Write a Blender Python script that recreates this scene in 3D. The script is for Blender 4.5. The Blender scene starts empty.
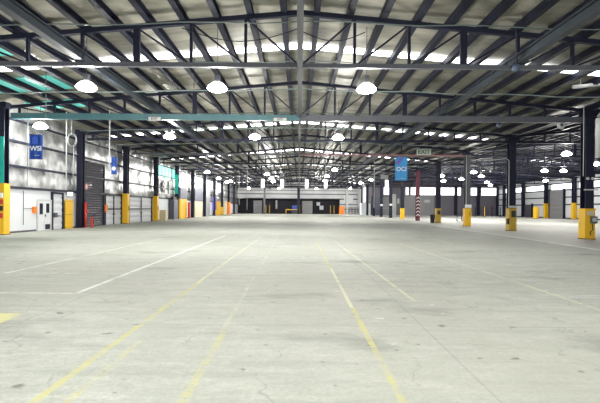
import bpy, math, random
from mathutils import Vector, Matrix
R = random.Random(7)
SC = bpy.context.scene
COL = SC.collection
F, EYE = 420.0, 1.8
D0, BAY = 16.9, 9.37
def TD(i): return D0 + BAY * i
HALF = 18.0
CH = 7.43           # underside level of the truss bottom chords
RZ = 10.05          # roof sheet at the ridge
SL = 0.085          # roof slope
LX = -18.55         # line of the left-hand columns
WX = -18.95         # left wall face
FARY, FARY2, RWX = 130.0, 115.0, 54.4

# ---------------------------------------------------------------- materials
def mat(name, col, rough=0.6, metal=0.0, emit=None, estr=0.0, noise=0.0, nscale=3.0, bump=0.0, bscale=8.0):
    m = bpy.data.materials.new(name); m.use_nodes = True
    nt = m.node_tree; b = nt.nodes['Principled BSDF']
    b.inputs['Base Color'].default_value = (*col, 1)
    b.inputs['Roughness'].default_value = rough
    b.inputs['Metallic'].default_value = metal
    if name in ('dark_blue_steel', 'purlin_steel'): b.inputs['Specular IOR Level'].default_value = 0.25
    if emit:
        b.inputs['Emission Color'].default_value = (*emit, 1)
        b.inputs['Emission Strength'].default_value = estr
    tc = nt.nodes.new('ShaderNodeTexCoord')
    if noise > 0:
        n = nt.nodes.new('ShaderNodeTexNoise'); n.inputs['Scale'].default_value = nscale
        n.inputs['Detail'].default_value = 5
        nt.links.new(tc.outputs['Object'], n.inputs['Vector'])
        mx = nt.nodes.new('ShaderNodeMix'); mx.data_type = 'RGBA'
        mx.inputs['A'].default_value = (*[max(0, c * (1 - noise)) for c in col], 1)
        mx.inputs['B'].default_value = (*[min(1, c * (1 + noise)) for c in col], 1)
        nt.links.new(n.outputs['Fac'], mx.inputs['Factor'])
        nt.links.new(mx.outputs['Result'], b.inputs['Base Color'])
    if bump > 0:
        n2 = nt.nodes.new('ShaderNodeTexNoise'); n2.inputs['Scale'].default_value = bscale
        nt.links.new(tc.outputs['Object'], n2.inputs['Vector'])
        bp = nt.nodes.new('ShaderNodeBump'); bp.inputs['Strength'].default_value = bump
        bp.inputs['Distance'].default_value = 0.1
        nt.links.new(n2.outputs['Fac'], bp.inputs['Height'])
        nt.links.new(bp.outputs['Normal'], b.inputs['Normal'])
    return m
M = {}
M['steel'] = mat('dark_blue_steel', (0.014, 0.016, 0.034), 0.5, 0.0, noise=0.25, nscale=2)
M['purlin'] = mat('purlin_steel', (0.012, 0.014, 0.028), 0.55, noise=0.25, nscale=1.5)
M['grey_steel'] = mat('grey_steel', (0.09, 0.095, 0.11), 0.45, noise=0.2, nscale=2)
M['green_grey'] = mat('green_grey_steel', (0.028, 0.038, 0.05), 0.5, noise=0.2, nscale=1)
M['teal'] = mat('teal_paint', (0.01, 0.50, 0.40), 0.45, noise=0.2)
M['teal_lit_beam'] = mat('teal_lit_beam_colour', (0.07, 0.17, 0.19), 0.45, noise=0.15)  # teal light falling on the beam, put into its colour
M['rose'] = mat('faded_red_paint', (0.34, 0.17, 0.18), 0.5, noise=0.2)
M['maroon'] = mat('maroon_paint', (0.13, 0.02, 0.035), 0.45, noise=0.2)
M['yellow'] = mat('safety_yellow', (0.90, 0.52, 0.01), 0.45, noise=0.12, nscale=5)
M['ochre'] = mat('scuffed_yellow', (0.55, 0.36, 0.04), 0.55, noise=0.35, nscale=6)
M['white'] = mat('white_panel', (0.72, 0.74, 0.77), 0.5, noise=0.06, nscale=0.7)
M['offwhite'] = mat('offwhite', (0.55, 0.56, 0.54), 0.5, noise=0.1, nscale=1)
M['cream'] = mat('cream_board', (0.66, 0.60, 0.42), 0.6, noise=0.1)
M['roller'] = mat('charcoal_roller', (0.085, 0.08, 0.10), 0.45, 0.2, noise=0.15, nscale=0.8)
M['roller_grey'] = mat('grey_roller', (0.28, 0.28, 0.29), 0.5, 0.2, noise=0.12, nscale=0.8)
M['panel_grey'] = mat('purple_grey_cladding', (0.16, 0.15, 0.18), 0.6, noise=0.15, nscale=0.3)
M['blue_grey'] = mat('blue_grey_board', (0.12, 0.13, 0.18), 0.55, noise=0.1)
M['black'] = mat('black_rubber', (0.012, 0.012, 0.014), 0.6, noise=0.1)
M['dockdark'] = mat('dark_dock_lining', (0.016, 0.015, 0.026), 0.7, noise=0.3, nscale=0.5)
M['red'] = mat('fire_red', (0.55, 0.035, 0.02), 0.4, noise=0.1)
M['orange'] = mat('orange_plastic', (0.85, 0.22, 0.02), 0.5, noise=0.1)
M['bannerblue'] = mat('royal_blue_banner', (0.012, 0.07, 0.38), 0.6, noise=0.3, nscale=1.5)
M['bannersky'] = mat('sky_blue_banner', (0.06, 0.36, 0.78), 0.6, noise=0.35, nscale=1.2)
M['violet'] = mat('violet_print', (0.20, 0.14, 0.55), 0.6, noise=0.2)
M['print'] = mat('white_print', (0.85, 0.9, 0.92), 0.6, noise=0.03)
M['ink'] = mat('dark_print', (0.03, 0.04, 0.04), 0.6, noise=0.05)
M['signgreen'] = mat('pale_green_sign', (0.60, 0.70, 0.60), 0.5, noise=0.08)
M['glassdark'] = mat('dark_window_glass', (0.02, 0.022, 0.028), 0.08, noise=0.05)
M['bluegrey_glass'] = mat('unlit_lamp_glass', (0.09, 0.12, 0.18), 0.15, noise=0.2)
M['cable'] = mat('pale_cable', (0.50, 0.52, 0.52), 0.5, noise=0.05)
M['darkcable'] = mat('green_grey_cable', (0.12, 0.16, 0.15), 0.5, noise=0.05)
M['duct'] = mat('white_duct_metal', (0.70, 0.70, 0.68), 0.35, 0.1, noise=0.05)
M['blue'] = mat('blue_plastic', (0.05, 0.12, 0.6), 0.5, noise=0.1)
M['lens'] = mat('lamp_lens', (0.9, 0.9, 0.9), 0.3, emit=(1, 0.98, 0.93), estr=60, noise=0.02)
M['acrylic'] = mat('lamp_reflector_acrylic', (0.9, 0.9, 0.9), 0.3, emit=(1, 0.98, 0.93), estr=14.0, noise=0.02)
M['skylight'] = mat('translucent_roof_sheet', (0.8, 0.82, 0.85), 0.5, emit=(0.97, 0.98, 1.0), estr=8.0, noise=0.03)
M['tealsky'] = mat('teal_translucent_roof_sheet', (0.15, 0.5, 0.45), 0.5, emit=(0.10, 0.62, 0.55), estr=0.55, noise=0.1)
M['daywin'] = mat('daylit_translucent_panel', (0.8, 0.82, 0.85), 0.5, emit=(0.95, 0.97, 1.0), estr=3.5, noise=0.03)
M['daywall'] = mat('daylit_wall_panel', (0.8, 0.82, 0.85), 0.5, emit=(0.95, 0.97, 1.0), estr=1.3, noise=0.05)
M['tealwin'] = mat('teal_daylit_panel', (0.3, 0.6, 0.55), 0.5, emit=(0.25, 0.9, 0.75), estr=1.2, noise=0.05)
M['litsign'] = mat('backlit_sign_face', (0.8, 0.85, 0.85), 0.5, emit=(0.85, 1, 0.95), estr=1.4, noise=0.02)
M['whitestrip'] = mat('strip_lamp', (0.9, 0.9, 0.9), 0.5, emit=(1, 1, 1), estr=3.0, noise=0.02)

def foil(name, lo, hi, metal, rough, sx, sy, sz, bump):
    """silvery sarking foil: stretched noise for the creases"""
    m = bpy.data.materials.new(name); m.use_nodes = True
    nt = m.node_tree; b = nt.nodes['Principled BSDF']; N = nt.nodes; L = nt.links
    tc = N.new('ShaderNodeTexCoord'); mp = N.new('ShaderNodeMapping')
    mp.inputs['Scale'].default_value = (sx, sy, sz)
    L.new(tc.outputs['Object'], mp.inputs['Vector'])
    n = N.new('ShaderNodeTexNoise'); n.inputs['Scale'].default_value = 1; n.inputs['Detail'].default_value = 6
    L.new(mp.outputs['Vector'], n.inputs['Vector'])
    r = N.new('ShaderNodeValToRGB'); r.color_ramp.elements[0].position = 0.3; r.color_ramp.elements[1].position = 0.7
    r.color_ramp.elements[0].color = (*lo, 1); r.color_ramp.elements[1].color = (*hi, 1)
    L.new(n.outputs['Fac'], r.inputs['Fac']); L.new(r.outputs['Color'], b.inputs['Base Color'])
    b.inputs['Metallic'].default_value = metal; b.inputs['Roughness'].default_value = rough
    bp = N.new('ShaderNodeBump'); bp.inputs['Strength'].default_value = bump; bp.inputs['Distance'].default_value = 0.08
    L.new(n.outputs['Fac'], bp.inputs['Height']); L.new(bp.outputs['Normal'], b.inputs['Normal'])
    return m
M['roof_foil'] = foil('roof_foil', (0.15, 0.145, 0.12), (0.46, 0.44, 0.37), 0.1, 0.45, 0.5, 1.3, 0.8, 0.6)
M['wall_foil'] = foil('wall_foil', (0.14, 0.145, 0.15), (0.60, 0.61, 0.60), 0.6, 0.33, 1.0, 1.1, 0.8, 0.9)
M['far_clad'] = foil('far_cladding', (0.66, 0.67, 0.69), (0.84, 0.85, 0.87), 0.0, 0.5, 0.3, 1.0, 0.3, 0.2)

def floor_material():
    m = bpy.data.materials.new('worn_concrete'); m.use_nodes = True
    nt = m.node_tree; N = nt.nodes; L = nt.links; b = N['Principled BSDF']
    geo = N.new('ShaderNodeNewGeometry'); sep = N.new('ShaderNodeSeparateXYZ')
    L.new(geo.outputs['Position'], sep.inputs[0])
    X, Y = sep.outputs[0], sep.outputs[1]
    def mth(op, a, c=None, d=None, clamp=False):
        n = N.new('ShaderNodeMath'); n.operation = op; n.use_clamp = clamp
        for i, v in enumerate((a, c, d)):
            if v is None: continue
            if isinstance(v, (int, float)): n.inputs[i].default_value = v
            else: L.new(v, n.inputs[i])
        return n.outputs[0]
    def noise(scale, detail=5, rough=0.6, stretch=(1, 1, 1), off=0.0):
        mp = N.new('ShaderNodeMapping'); mp.inputs['Scale'].default_value = stretch
        mp.inputs['Location'].default_value = (off, off * 1.7, 0)
        L.new(geo.outputs['Position'], mp.inputs['Vector'])
        n = N.new('ShaderNodeTexNoise'); n.inputs['Scale'].default_value = scale
        n.inputs['Detail'].default_value = detail; n.inputs['Roughness'].default_value = rough
        L.new(mp.outputs['Vector'], n.inputs['Vector']); return n.outputs['Fac']
    def ramp(v, p0, p1, a=0.0, c=1.0):
        n = N.new('ShaderNodeMapRange'); n.inputs['From Min'].default_value = p0; n.inputs['From Max'].default_value = p1
        n.inputs['To Min'].default_value = a; n.inputs['To Max'].default_value = c
        L.new(v, n.inputs['Value']); return n.outputs['Result']
    def mix(fac, a, c, mode='MIX'):
        n = N.new('ShaderNodeMix'); n.data_type = 'RGBA'; n.blend_type = mode
        for key, v in (('Factor', fac), ('A', a), ('B', c)):
            if isinstance(v, (int, float)): n.inputs[key].default_value = v
            elif isinstance(v, tuple): n.inputs[key].default_value = (*v, 1)
            else: L.new(v, n.inputs[key])
        return n.outputs['Result']
    big = noise(0.16, 4); mid = noise(0.9, 6, 0.65); fine = noise(9, 4, 0.7); streak = noise(1.2, 5, 0.6, (0.35, 2.6, 1), 4)
    c = mix(ramp(big, 0.35, 0.65), (0.45, 0.48, 0.42), (0.61, 0.64, 0.58))
    c = mix(ramp(mid, 0.42, 0.75, 0, 0.55), c, (0.66, 0.68, 0.63))
    c = mix(ramp(streak, 0.50, 0.72, 0, 0.6), c, (0.32, 0.33, 0.29))
    mott = noise(3.5, 6, 0.8, (0.8, 1.3, 1), 23)
    c = mix(ramp(mott, 0.40, 0.68, 0, 0.5), c, (0.34, 0.36, 0.31))
    hi = noise(1.6, 6, 0.8, (0.6, 1.6, 1), 45)
    c = mix(ramp(hi, 0.52, 0.72, 0, 0.6), c, (0.76, 0.77, 0.71))
    c = mix(ramp(fine, 0.35, 0.7, 0.0, 0.22), c, (0.30, 0.31, 0.28))
    grit = noise(22, 3, 0.8, (1, 1, 1), 3)
    c = mix(ramp(grit, 0.42, 0.62, 0, 0.30), c, (0.28, 0.29, 0.25))
    crk = N.new('ShaderNodeTexVoronoi'); crk.feature = 'DISTANCE_TO_EDGE'; crk.inputs['Scale'].default_value = 0.45
    wv_ = N.new('ShaderNodeVectorMath'); wv_.operation = 'ADD'
    nn = N.new('ShaderNodeTexNoise'); nn.inputs['Scale'].default_value = 1.5; nn.inputs['Detail'].default_value = 5
    L.new(geo.outputs['Position'], nn.inputs['Vector']); L.new(geo.outputs['Position'], wv_.inputs[0]); L.new(nn.outputs['Color'], wv_.inputs[1]); L.new(wv_.outputs[0], crk.inputs['Vector'])
    c = mix(mth('MULTIPLY', ramp(crk.outputs['Distance'], 0.0, 0.012, 0.4, 0.0), ramp(mid, 0.45, 0.55)), c, (0.16, 0.16, 0.14))
    # oil stains, scattered spots
    st = noise(0.45, 3, 0.5, (0.8, 1.6, 1), 11)
    warm = noise(0.11, 3, 0.5, (1, 1, 1), 140)
    c = mix(ramp(warm, 0.42, 0.62, 0, 0.45), c, (0.38, 0.38, 0.32))
    c = mix(ramp(st, 0.60, 0.72, 0, 0.6), c, (0.20, 0.21, 0.19))
    sp = noise(3.2, 2, 0.5, (1, 1.4, 1), 31)
    c = mix(ramp(sp, 0.68, 0.74, 0, 0.7), c, (0.12, 0.12, 0.11))
    sw = noise(2.6, 2, 0.5, (1, 1.2, 1), 57)
    c = mix(ramp(sw, 0.72, 0.77, 0, 0.6), c, (0.78, 0.79, 0.75))
    # warmer, newer slab beyond the lane on the right, paler slab far off
    c = mix(mth('MULTIPLY', ramp(X, 13.9, 14.1), 0.5), c, (0.66, 0.65, 0.62))
    # saw-cut joints
    def joint(v, period, off, w):
        f = mth('FRACT', mth('DIVIDE', mth('ADD', v, off), period))
        return mth('LESS_THAN', mth('ABSOLUTE', mth('SUBTRACT', f, 0.5)), w / period / 2)
    j = mth('MAXIMUM', joint(X, 6.2, 1.2, 0.03), joint(Y, 4.685, 0.6, 0.035))
    c = mix(mth('MULTIPLY', j, 0.22), c, (0.17, 0.17, 0.15))
    wear1 = noise(2.2, 6, 0.75, (1, 1, 1), 77); wear2 = noise(0.5, 3, 0.5, (1, 1, 1), 91)
    def line(x0, w, y0, y1, slope, colr, lo, strength):
        """a painted line along the hall: x = x0 + slope*y, from y0 to y1; lo is the wear threshold"""
        cx = mth('SUBTRACT', mth('SUBTRACT', X, x0), mth('MULTIPLY', Y, slope))
        a = mth('LESS_THAN', mth('ABSOLUTE', cx), w * (0.5 if w > 0.2 else 0.4))
        a = mth('MULTIPLY', a, mth('GREATER_THAN', Y, y0)); a = mth('MULTIPLY', a, mth('LESS_THAN', Y, y1))
        wv = ramp(mth('ADD', mth('MULTIPLY', wear1, 0.7), mth('MULTIPLY', wear2, 0.3)), lo + 0.04, lo + 0.20)
        return mth('MULTIPLY', mth('MULTIPLY', a, wv, None, True), strength * 0.95), colr
    def cross(y0, w, x0, x1, colr, lo, strength):
        a = mth('LESS_THAN', mth('ABSOLUTE', mth('SUBTRACT', Y, y0)), w / 2)
        a = mth('MULTIPLY', a, mth('GREATER_THAN', X, x0)); a = mth('MULTIPLY', a, mth('LESS_THAN', X, x1))
        wv = ramp(wear1, lo + 0.04, lo + 0.20)
        return mth('MULTIPLY', mth('MULTIPLY', a, wv, None, True), strength * 0.95), colr
    YEL = (0.58, 0.56, 0.20); PY = (0.66, 0.66, 0.46); WH = (0.78, 0.80, 0.76)
    for f, colr in (
        line(-2.46, 0.11, 2, 10.5, 0.008, YEL, 0.36, 0.85), line(-2.46, 0.11, 10, 26, 0.005, PY, 0.36, 0.75),
        line(-2.12, 0.10, 3, 5.7, 0, YEL, 0.42, 0.7),
        line(-4.55, 0.13, 8.7, 27, -0.006, WH, 0.32, 0.9), cross(8.7, 0.10, -16, -4.5, WH, 0.36, 0.7),
        cross(11.3, 0.12, -14, -5.6, WH, 0.42, 0.5), line(-7.9, 0.14, 11.2, 24, 0.006, WH, 0.36, 0.7),
        line(-4.8, 0.46, 2, 7.05, 0, (0.66, 0.64, 0.28), 0.34, 0.8), cross(6.9, 0.2, -8, -4.6, (0.66, 0.64, 0.3), 0.36, 0.7),
        line(-1.04, 0.12, 2, 6.3, -0.006, YEL, 0.38, 0.65), line(-1.04, 0.10, 6.3, 26, -0.010, PY, 0.42, 0.6),
        line(0.98, 0.10, 2, 7.6, 0, YEL, 0.36, 0.8), line(0.98, 0.09, 7.6, 12.5, -0.001, PY, 0.30, 0.85),
        line(0.99, 0.10, 12.5, 23, -0.002, YEL, 0.34, 0.8),
        line(2.45, 0.10, 8.2, 24, -0.022, PY, 0.34, 0.75),
        line(5.55, 0.12, 7.5, 22, -0.014, PY, 0.36, 0.75), cross(8.85, 0.10, 4.2, 13, WH, 0.40, 0.5),
        line(12.6, 0.42, 12, 60, 0.055, WH, 0.30, 0.85), line(7.6, 0.14, 22, 60, 0.02, WH, 0.36, 0.5),
        cross(31.0, 0.3, 14.5, 30, WH, 0.36, 0.5), line(17.2, 0.35, 30, 60, 0.02, PY, 0.34, 0.6)):
        c = mix(f, c, colr)
    L.new(c, b.inputs['Base Color'])
    L.new(ramp(mid, 0.3, 0.7, 0.60, 0.80), b.inputs['Roughness'])
    b.inputs['Specular IOR Level'].default_value = 0.3
    bp = N.new('ShaderNodeBump'); bp.inputs['Strength'].default_value = 0.15; bp.inputs['Distance'].default_value = 0.02
    L.new(fine, bp.inputs['Height']); L.new(bp.outputs['Normal'], b.inputs['Normal'])
    return m
M['floor'] = floor_material()

# ---------------------------------------------------------------- mesh helpers
class MB:
    def __init__(s): s.v = []; s.f = []
    def add(s, vs, fs):
        n = len(s.v); s.v += [tuple(v) for v in vs]; s.f += [tuple(i + n for i in f) for f in fs]; return s
    def box(s, a, b):
        x0, y0, z0 = a; x1, y1, z1 = b
        vs = [(x0, y0, z0), (x1, y0, z0), (x1, y1, z0), (x0, y1, z0), (x0, y0, z1), (x1, y0, z1), (x1, y1, z1), (x0, y1, z1)]
        return s.add(vs, [(0, 3, 2, 1), (4, 5, 6, 7), (0, 1, 5, 4), (1, 2, 6, 5), (2, 3, 7, 6), (3, 0, 4, 7)])
    def prism(s, prof, p, q, side, up):
        """profile [(s,u)] swept from p to q, side/up vectors give its plane"""
        p, q, side, up = Vector(p), Vector(q), Vector(side), Vector(up); n = len(prof)
        vs = [p + side * a + up * b for a, b in prof] + [q + side * a + up * b for a, b in prof]
        fs = [(i, (i + 1) % n, n + (i + 1) % n, n + i) for i in range(n)] + [tuple(range(n))[::-1], tuple(range(n, 2 * n))]
        return s.add(vs, fs)
    def bar(s, p, q, w, h):
        p, q = Vector(p), Vector(q); d = (q - p).normalized()
        ref = Vector((0, 1, 0)) if abs(d.y) < 0.9 else Vector((0, 0, 1))
        side = d.cross(ref).normalized(); up = side.cross(d).normalized()
        a, b = w / 2, h / 2
        return s.prism([(-a, -b), (a, -b), (a, b), (-a, b)], p, q, up, side)
    def tube(s, pts, r, n=8):
        pts = [Vector(p) for p in pts]; rings = []
        for i, p in enumerate(pts):
            d = (pts[min(i + 1, len(pts) - 1)] - pts[max(i - 1, 0)]).normalized()
            ref = Vector((0, 0, 1)) if abs(d.z) < 0.9 else Vector((1, 0, 0))
            a = d.cross(ref).normalized(); b = a.cross(d)
            rings.append([p + a * (r * math.cos(2 * math.pi * k / n)) + b * (r * math.sin(2 * math.pi * k / n)) for k in range(n)])
        vs = [v for rg in rings for v in rg]; fs = []
        for i in range(len(rings) - 1):
            for k in range(n): fs.append((i * n + k, i * n + (k + 1) % n, (i + 1) * n + (k + 1) % n, (i + 1) * n + k))
        fs += [tuple(range(n))[::-1], tuple(range((len(rings) - 1) * n, len(rings) * n))]
        return s.add(vs, fs)
    def lathe(s, prof, c=(0, 0, 0), n=20, axis='z'):
        vs = []; m = len(prof)
        for r, h in prof:
            for k in range(n):
                a = 2 * math.pi * k / n
                if axis == 'z': vs.append((c[0] + r * math.cos(a), c[1] + r * math.sin(a), c[2] + h))
                elif axis == 'y': vs.append((c[0] + r * math.cos(a), c[1] + h, c[2] + r * math.sin(a)))
                else: vs.append((c[0] + h, c[1] + r * math.cos(a), c[2] + r * math.sin(a)))
        fs = [(i * n + k, i * n + (k + 1) % n, (i + 1) * n + (k + 1) % n, (i + 1) * n + k) for i in range(m - 1) for k in range(n)]
        fs += [tuple(range(n))[::-1], tuple(range((m - 1) * n, m * n))]
        return s.add(vs, fs)
    def mesh(s, name, m, smooth=False):
        me = bpy.data.meshes.new(name); me.from_pydata(s.v, [], s.f)
        if m: me.materials.append(M[m] if isinstance(m, str) else m)
        if smooth: me.polygons.foreach_set('use_smooth', [True] * len(me.polygons))
        me.update(); return me
    def build(s, name, m, parent=None, smooth=False, loc=None):
        """LINK as one object. World-space verts unless a parent/loc is given."""
        if parent is None and loc is None and s.v:
            xs = [v[0] for v in s.v]; ys = [v[1] for v in s.v]; zs = [v[2] for v in s.v]
            loc = ((min(xs) + max(xs)) / 2, (min(ys) + max(ys)) / 2, min(zs))
            s.v = [(v[0] - loc[0], v[1] - loc[1], v[2] - loc[2]) for v in s.v]
        o = bpy.data.objects.new(name, s.mesh(name, m, smooth)); COL.objects.link(o)
        if loc is not None: o.location = loc
        if parent: o.parent = parent
        return o
def tag(o, label=None, cat=None, group=None, kind=None):
    if label: o['label'] = label
    if cat: o['category'] = cat
    if group: o['group'] = group
    if kind: o['kind'] = kind
    return o
def empty(name, loc, label=None, cat=None, group=None, kind=None, rz=0):
    o = bpy.data.objects.new(name, None); COL.objects.link(o); o.location = loc; o.rotation_euler.z = rz
    return tag(o, label, cat, group, kind)
def copy_tree(o, parent=None):
    c = o.copy(); COL.objects.link(c)
    if parent: c.parent = parent
    for ch in list(o.children): copy_tree(ch, c)
    return c
def remat(o, m):
    o.material_slots[0].link = 'OBJECT'; o.material_slots[0].material = M[m]
def text_part(body, size, m, parent, loc, rot, label=None, extr=0.006, name='lettering'):
    cu = bpy.data.curves.new(name, 'FONT'); cu.body = body; cu.size = size; cu.extrude = extr
    cu.align_x = 'CENTER'; cu.align_y = 'CENTER'; cu.offset = size * 0.02
    t = bpy.data.objects.new(name + '_source', cu); COL.objects.link(t)
    bpy.context.view_layer.update()
    me = bpy.data.meshes.new_from_object(t); bpy.data.objects.remove(t)
    me.materials.clear(); me.materials.append(M[m])
    o = bpy.data.objects.new(name, me); COL.objects.link(o)
    o.parent = parent; o.location = loc; o.rotation_euler = rot
    return o
ORD = ['first', 'second', 'third', 'fourth', 'fifth', 'sixth', 'seventh', 'eighth', 'ninth', 'tenth', 'eleventh', 'twelfth', 'thirteenth', 'fourteenth']
def HZ(px): return 208 + 0.0074 * (px - 299)
def at(px, py, D):
    """world point seen at pixel (px, py) of the photograph at distance D; used for measuring"""
    return Vector(((px - 299) * D / F, D, EYE + (HZ(px) - py) * D / F))
def WD(px, x=WX): return F * x / (px - 299)      # distance of a column of the picture on a side wall

# ---------------------------------------------------------------- setting
fl = MB(); fl.box((-20, -12, -0.3), (56, 132, 0)); tag(fl.build('floor', 'floor', loc=(0, 0, 0)), kind='structure')

def roofsheet(cx, y0, y1, half, name):
    b = MB(); nx, ny = 54, int((y1 - y0) / 0.78)
    vs = []
    for j in range(ny + 1):
        y = y0 + (y1 - y0) * j / ny
        for i in range(nx + 1):
            x = -half + 2 * half * i / nx
            z = RZ - SL * abs(x)
            z += 0.035 * math.sin(y * 2 * math.pi / 4.685 + 0.6 * math.sin(x * 0.35)) + 0.02 * math.sin(y * 2.1 + x * 1.3)
            if i % 2: z -= 0.015
            vs.append((cx + x, y, z))
    fs = [(j * (nx + 1) + i, (j + 1) * (nx + 1) + i, (j + 1) * (nx + 1) + i + 1, j * (nx + 1) + i + 1) for j in range(ny) for i in range(nx)]
    n = len(vs); vs += [(v[0], v[1], v[2] + 0.3) for v in vs]
    fs += [tuple(k + n for k in f[::-1]) for f in fs]
    b.add(vs, fs)
    return tag(b.build(name, 'roof_foil', smooth=True, loc=(0, 0, 0)), kind='structure')
roofsheet(0, -12, 130.2, 19.0, 'ceiling')
roofsheet(36.1, -12, 115.2, 18.4, 'ceiling')

# left wall: low white lining, bulging foil above
def foilwall(x, y0, y1, z0, z1, levels, name, sgn=1):
    b = MB(); ny = int((y1 - y0) / 0.2); rows = []
    zs = []
    for a, c in zip(levels[:-1], levels[1:]):
        for k in range(6): zs.append((a + (c - a) * k / 6, k / 6))
    zs.append((levels[-1], 0))
    vs = []
    for z, t in zs:
        for j in range(ny + 1):
            y = y0 + (y1 - y0) * j / ny
            u = (y / 1.17) % 1
            d = 0.10 * math.sin(math.pi * t) * (abs(math.sin(math.pi * u)) ** 0.5) * (0.7 + 0.5 * math.sin(int(y / 1.17) * 2.3 + z))
            vs.append((x + sgn * d, y, z))
    n1 = ny + 1
    fs = [(r * n1 + j, r * n1 + j + 1, (r + 1) * n1 + j + 1, (r + 1) * n1 + j) for r in range(len(zs) - 1) for j in range(ny)]
    n = len(vs); vs += [(x - sgn * 0.25, v[1], v[2]) for v in vs]
    fs += [tuple(k + n for k in f[::-1]) for f in fs]
    b.add(vs, fs)
    return tag(b.build(name, 'wall_foil', smooth=True, loc=(0, 0, 0)), kind='structure')
foilwall(WX - 0.05, -12, 130, 3.0, 8.5, [3.0, 4.45, 6.1, 7.5, 8.5], 'wall_left')
low = MB(); low.box((WX - 0.3, -12, 0), (WX, 130, 3.0)); tag(low.build('wall_left', 'white', loc=(0, 0, 0)), kind='structure')
# girts on the left wall
tn = 1
for z, w in ((3.02, 0.16), (4.45, 0.14), (6.1, 0.14), (7.5, 0.12)):
    g = MB(); g.prism([(0, 0), (0.16, 0), (0.16, w), (0, w)], (WX, -12, z - w / 2), (WX, 130, z - w / 2), (1, 0, 0), (0, 0, 1))
    tag(g.build('trim_%d' % tn, 'steel', loc=(0, 0, 0)), kind='structure'); tn += 1
# right wall of the second hall
b = MB()
b.box((RWX, -12, 0), (RWX + 0.3, 115, 8.5)); tag(b.build('wall_right', 'white', loc=(0, 0, 0)), kind='structure')
for z in (2.9, 4.4, 5.9, 7.3):
    g = MB(); g.box((RWX - 0.18, -12, z - 0.11), (RWX, 115, z + 0.11))
    tag(g.build('trim_%d' % tn, 'steel', loc=(0, 0, 0)), kind='structure'); tn += 1
g = MB(); g.box((RWX - 0.03, -12, 0), (RWX - 0.005, 115, 0.25)); tag(g.build('baseboard_right', 'roller', loc=(0, 0, 0)), kind='structure')
g = MB(); g.box((WX, -12, 0), (WX + 0.02, 130, 0.12)); tag(g.build('baseboard_left', 'roller', loc=(0, 0, 0)), kind='structure')

# far wall of the main hall: cladding above, dark docks below between the lighter piers
fw = MB(); fw.box((-19.2, FARY, 4.5), (18.4, FARY + 0.3, 8.5))
fw.add([(-19.2, FARY, 8.5), (18.4, FARY, 8.5), (0, FARY, 10.1), (-19.2, FARY + .3, 8.5), (18.4, FARY + .3, 8.5), (0, FARY + .3, 10.1)], [(0, 1, 2), (5, 4, 3), (0, 2, 5, 3), (1, 4, 5, 2)])
tag(fw.build('wall_far', 'far_clad', loc=(0, 0, 0)), kind='structure')
fw = MB(); fw.box((12.6, FARY, 0), (18.4, FARY + 0.3, 4.5)); tag(fw.build('wall_far', 'far_clad', loc=(0, 0, 0)), kind='structure')
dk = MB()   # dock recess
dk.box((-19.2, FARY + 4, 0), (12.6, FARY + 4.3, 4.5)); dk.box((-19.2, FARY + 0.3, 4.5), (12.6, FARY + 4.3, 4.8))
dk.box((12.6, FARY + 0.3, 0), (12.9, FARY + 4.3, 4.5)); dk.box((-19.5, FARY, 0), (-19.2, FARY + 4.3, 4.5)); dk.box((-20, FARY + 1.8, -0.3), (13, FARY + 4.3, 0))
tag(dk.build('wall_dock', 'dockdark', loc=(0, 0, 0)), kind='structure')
for z, m_, h in ((4.62, 'steel', 0.28), (6.1, 'steel', 0.22), (7.2, 'grey_steel', 0.15), (8.3, 'steel', 0.3)):
    g = MB(); g.box((-18.8, FARY - 0.2, z - h / 2), (18.2, FARY, z + h / 2)); tag(g.build('trim_%d' % tn, m_, loc=(0, 0, 0)), kind='structure'); tn += 1
for z in (1.5, 3.0):
    g = MB(); g.box((12.7, FARY - 0.2, z - 0.1), (18.2, FARY, z + 0.1)); tag(g.build('trim_%d' % tn, 'steel', loc=(0, 0, 0)), kind='structure'); tn += 1
# far wall of the second hall and the return between them
fw = MB(); fw.box((18.3, FARY2, 0), (54.7, FARY2 + 0.3, 5.6)); tag(fw.build('wall_far', 'panel_grey', loc=(0, 0, 0)), kind='structure')
fw = MB(); fw.box((18.3, FARY2, 7.8), (54.7, FARY2 + 0.3, 8.55))
fw.add([(17.9, FARY2, 8.5), (54.7, FARY2, 8.5), (36.1, FARY2, 10.1), (17.9, FARY2 + .3, 8.5), (54.7, FARY2 + .3, 8.5), (36.1, FARY2 + .3, 10.1)], [(0, 1, 2), (5, 4, 3), (0, 2, 5, 3), (1, 4, 5, 2)])
tag(fw.build('wall_far', 'panel_grey', loc=(0, 0, 0)), kind='structure')
fw = MB(); fw.box((18.1, FARY2, 0), (18.3, FARY + 0.3, 8.5)); tag(fw.build('wall_return', 'far_clad', loc=(0, 0, 0)), kind='structure')
wn = 1
def wpx(px, D): return (px - 299) * D / F
# clerestory row on the far wall of the second hall
for a, c in ((383.5, 389), (405.5, 408.5), (410.5, 436), (439, 461), (463.5, 478), (481, 497)):
    x0, x1 = wpx(a, FARY2), wpx(c, FARY2)
    w = MB(); w.box((x0, FARY2 + 0.05, 5.6), (x1, FARY2 + 0.15, 7.8)); o = tag(w.build('window_%d' % wn, 'daywin'), kind='structure'); wn += 1
    w2 = MB()
    ox = o.location
    for xx in (x0, (x0 + x1) / 2, x1): w2.box((xx - 0.06 - ox.x, -0.1, 0), (xx + 0.06 - ox.x, 0.0, 2.2))
    w2.build('window_frame', 'grey_steel', o)
xs = [18.3, 23.3, 24.3, 29.1, 29.9, 37.5, 38.4, 44.3, 45.1, 49.0, 49.9, 54.4]
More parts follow.
